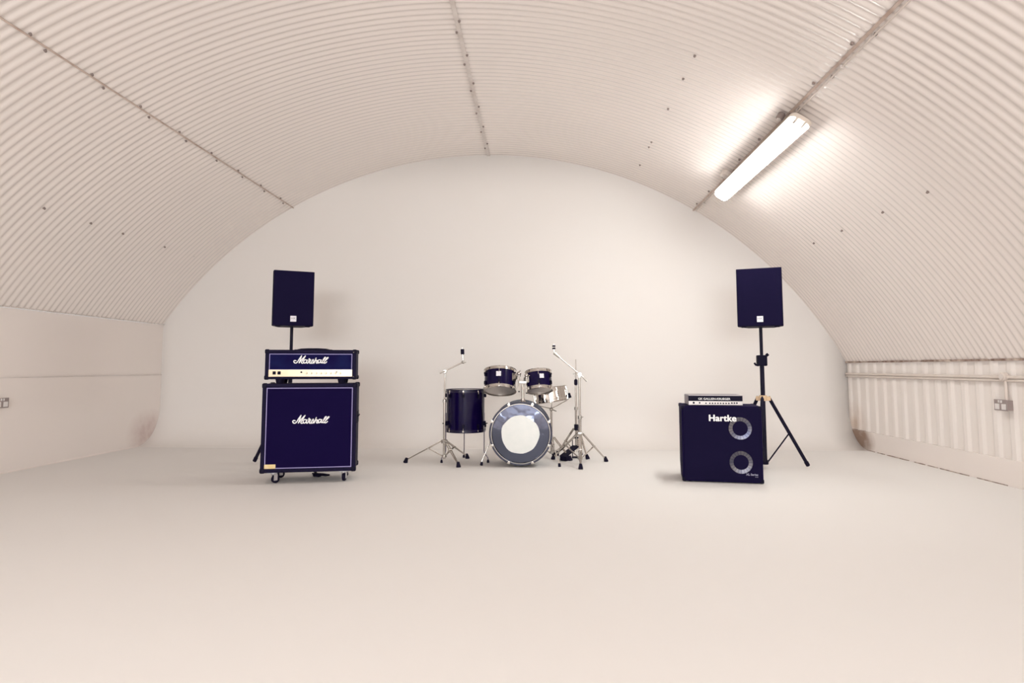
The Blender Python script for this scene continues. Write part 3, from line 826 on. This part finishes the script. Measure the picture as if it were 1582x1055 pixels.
def crash_stand():
    c = (-.915, 6.325, 0)
    root = thing('cymbal_stand', 'chrome cymbal boom stand without a cymbal, left of the floor tom', 'cymbal stand', c)
    G().cyl((0, 0, .04), (0, 0, .60), .0125).obj('lower_tube', M['chrome'], root)
    G().cyl((0, 0, .58), (0, 0, .875), .0085).obj('upper_tube', M['chrome'], root)
    G().lathe([(.008, 0), (.018, .004), (.018, .03), (.009, .036)], Matrix.Translation((0, 0, .575))).cyl((0, -.01, .59), (0, -.035, .59), .006).obj('height_clamp', M['chrome_dull'], root)
    G().cyl((0, -.016, .878), (0, .016, .878), .02, bevel=.003).cyl((0, -.016, .878), (-.012, -.04, .875), .005).obj('boom_tilter', M['chrome_dull'], root)
    e = Vector((.178, 0, .968)); s = Vector((-.05, 0, .858))
    G().cyl(s, e, .0062).obj('boom_arm', M['chrome'], root)
    G().sphere(e, .017).cyl(e+Vector((-.01, -.01, 0)), e+Vector((.03, -.012, -.004)), .005).obj('arm_tilter', M['chrome_dull'], root)
    G().cyl(e, e+Vector((-.006, 0, .085)), .0075).obj('cymbal_post', M['chrome'], root)
    G().cyl(e+Vector((-.006, 0, .075)), e+Vector((-.008, 0, .128)), .018, bevel=.003).obj('felt', M['rubber'], root, label='black cymbal sleeve')
    G().cyl(e+Vector((-.008, 0, .125)), e+Vector((-.008, 0, .145)), .004).obj('wing_nut', M['chrome'], root)
    G().lathe([(.012, -.02), (.03, -.018), (.032, .012), (.012, .02)], Matrix.Translation((0, 0, .205)), closed=True).obj('leg_collar', M['chrome_dull'], root)
    G().lathe([(.012, -.012), (.024, -.012), (.024, .012), (.012, .012)], Matrix.Translation((0, 0, .065)), closed=True).obj('hub', M['chrome_dull'], root)
    tripod(root, [(-.378, -.03), (.180, -.295), (.198, .300)], .205, .065, joint=.38)
    return root
crash_stand()

def boom_stand():
    c = (.395, 6.30, 0)
    root = thing('cymbal_stand', 'tall chrome boom cymbal stand leaning left, at the right of the drum kit', 'cymbal stand', c)
    G().cyl((0, 0, .03), (0, 0, .44), .0135).obj('lower_tube', M['chrome'], root)
    G().cyl((0, 0, .43), (0, 0, .84), .0105).obj('upper_tube', M['chrome'], root)
    G().lathe([(.010, -.018), (.019, -.014), (.019, .014), (.010, .018)], Matrix.Translation((0, 0, .44)), closed=True).cyl((-.01, -.01, .44), (.03, -.025, .445), .005).obj('height_clamp', M['chrome_dull'], root)
    G().cyl((0, -.018, .85), (0, .018, .85), .022, bevel=.003).box((0, 0, .835), (.03, .025, .04), bevel=.004).obj('boom_tilter', M['chrome_dull'], root)
    e = Vector((-.243, 0, 1.055)); s = Vector((.075, 0, .788))
    G().cyl(s, e, .0052).cyl(s+Vector((-.005, .0, -.004)), s.lerp(e, .12), .009).obj('boom_arm', M['chrome_dull'], root)
    G().cyl(e+Vector((.055, 0, -.045)), e+Vector((-.002, 0, .004)), .011, .016, bevel=.003).obj('arm_tilter', M['chrome_dull'], root)
    G().cyl(e, e+Vector((-.004, 0, .09)), .006).obj('cymbal_post', M['chrome'], root)
    for z in (.045, .068): G().lathe([(0, -.008), (.012, -.008), (.018, 0), (.012, .008), (0, .008)], Matrix.Translation(e+Vector((-.003, 0, z)))).obj('felt', M['rubber'], root, label='black cymbal felt')
    G().box((0, 0, .285), (.05, .05, .035), bevel=.008).obj('leg_collar', M['chrome_dull'], root)
    G().lathe([(.012, -.012), (.024, -.012), (.024, .012), (.012, .012)], Matrix.Translation((0, 0, .055)), closed=True).obj('hub', M['chrome_dull'], root)
    tripod(root, [(-.018, -.335), (.268, .165), (-.258, .30)], .285, .055, joint=.5)
    return root
boom_stand()

def hihat():
    c = (.381, 6.68, 0)
    root = thing('hi_hat_stand', 'chrome hi-hat stand with black clutch and pedal, behind the tall boom stand', 'hi-hat stand', c)
    G().cyl((0, 0, .10), (0, 0, .50), .0125).obj('lower_tube', M['chrome'], root)
    G().cyl((0, 0, .49), (0, 0, .745), .0095).obj('upper_tube', M['chrome'], root)
    G().cyl((0, 0, .73), (0, 0, 1.0), .005, seg=10).obj('pull_rod', M['chrome'], root)
    G().lathe([(0, 0), (.012, 0), (.018, .012), (.018, .05), (.010, .062), (0, .062)], Matrix.Translation((0, 0, .735))).obj('cymbal_seat', M['rubber'], root, label='black felt cymbal seat')
    G().cyl((-.03, 0, .85), (.02, 0, .855), .0045).cyl((0, 0, .815), (0, 0, .84), .008).obj('clutch', M['chrome_dull'], root)
    G().lathe([(.010, -.018), (.018, -.014), (.018, .014), (.010, .018)], Matrix.Translation((0, 0, .50)), closed=True).obj('height_clamp', M['chrome_dull'], root)
    G().box((0, 0, .31), (.042, .045, .062), bevel=.008).obj('leg_collar', M['black'], root, label='black leg collar')
    g = G(); g.box((-.04, 0, .10), (.008, .02, .20), bevel=.002); g.box((.03, 0, .10), (.008, .02, .20), bevel=.002); g.box((0, 0, .205), (.08, .024, .014), bevel=.003); g.box((0, 0, .012), (.09, .03, .014), bevel=.003)
    g.obj('pedal_frame', M['black'], root, label='black pedal frame')
    p = G().box((-.075, -.11, .085), (.085, .24, .012), Euler((R(20), 0, R(-38))).to_matrix(), bevel=.003).obj('footboard', M['black'], root, label='black footboard')
    G().box((-.13, -.19, .025), (.08, .05, .045), Matrix.Rotation(R(-38), 3, 'Z'), bevel=.006).obj('heel_plate', M['black'], root, label='black heel plate')
    tripod(root, [(.115, -.07+.0), (-.20, .18), (.06, .27)], .30, .06, joint=.5)
    return root
hihat()

def snare_stand():
    c = (.128, 6.66, 0)
    root = thing('snare_stand', 'low chrome stand carrying the snare drum behind the bass drum', 'snare stand', c)
    G().cyl((0, 0, .05), (0, 0, .47), .0115).obj('tube', M['chrome'], root)
    G().sphere((0, 0, .49), .02).cyl((0, 0, .49), (.05, -.03, .475), .005).obj('tilter', M['chrome_dull'], root)
    A = rot_axis(R(4), R(-9))
    for k in range(3):
        a = R(30+120*k); c_, s_ = math.cos(a), math.sin(a)
        rim = Vector((0, 0, .637)) - Vector((0, 0, 0)) + A @ Vector((.186*c_, .186*s_, -.078)) + Vector((-.006, 0, 0))
        up = A @ Vector((0, 0, .022))
        G().tube([(0, 0, .50), Vector((0, 0, .515)).lerp(rim, .35)+Vector((0, 0, -.012)), rim, rim+up], .0045, 8).obj('basket_arm', M['chrome'], root)
    G().box((0, 0, .215), (.035, .035, .03), bevel=.006).obj('leg_collar', M['chrome_dull'], root)
    G().lathe([(.012, -.012), (.02, -.012), (.02, .012), (.012, .012)], Matrix.Translation((0, 0, .06)), closed=True).obj('hub', M['chrome_dull'], root)
    tripod(root, [(.19, -.16), (-.22, -.07), (.03, .26)], .215, .06, joint=.5)
    return root
snare_stand()

# ------------------------------------------------------------------ light
def area(name, loc, rot, sx, sy, power, col):
    l = bpy.data.lights.new(name, 'AREA'); l.shape = 'RECTANGLE'; l.size = sx; l.size_y = sy; l.energy = power; l.color = col
    o = bpy.data.objects.new(name, l); COL.objects.link(o); o.location = loc; o.rotation_euler = rot; return o
area('added_window_fill', ((wx0+wx1)/2, YF-.10, (wz0+wz1)/2), (PI/2, 0, 0), wx1-wx0-.06, wz1-wz0-.06, 138, (.90, .97, 1))  # added fill light set in the unseen window opening
w = bpy.data.worlds.new('world'); scene.world = w; w.use_nodes = True
w.node_tree.nodes['Background'].inputs[0].default_value = (.9, .95, 1, 1); w.node_tree.nodes['Background'].inputs[1].default_value = .6

GROUPS = {'loudspeaker': 'loudspeakers on tripod stands', 'speaker_stand': 'tripod speaker stands', 'rack_tom': 'rack toms over the bass drum',
          'cymbal_stand': 'cymbal stands of the drum kit', 'ceiling_light': 'fluorescent battens on the vault', 'wall_socket': 'metal-clad wall sockets',
          'junction_box': 'round conduit boxes', 'conduit': 'painted conduits'}
for o in list(COL.objects):
    k = o.name.split('.')[0]
    if o.parent is None and k in GROUPS: o['group'] = GROUPS[k]
scene.view_settings.view_transform = 'Standard'; scene.view_settings.look = 'None'
scene.view_settings.exposure = 1.38; scene.view_settings.gamma = 1; scene.view_settings.use_curve_mapping = False
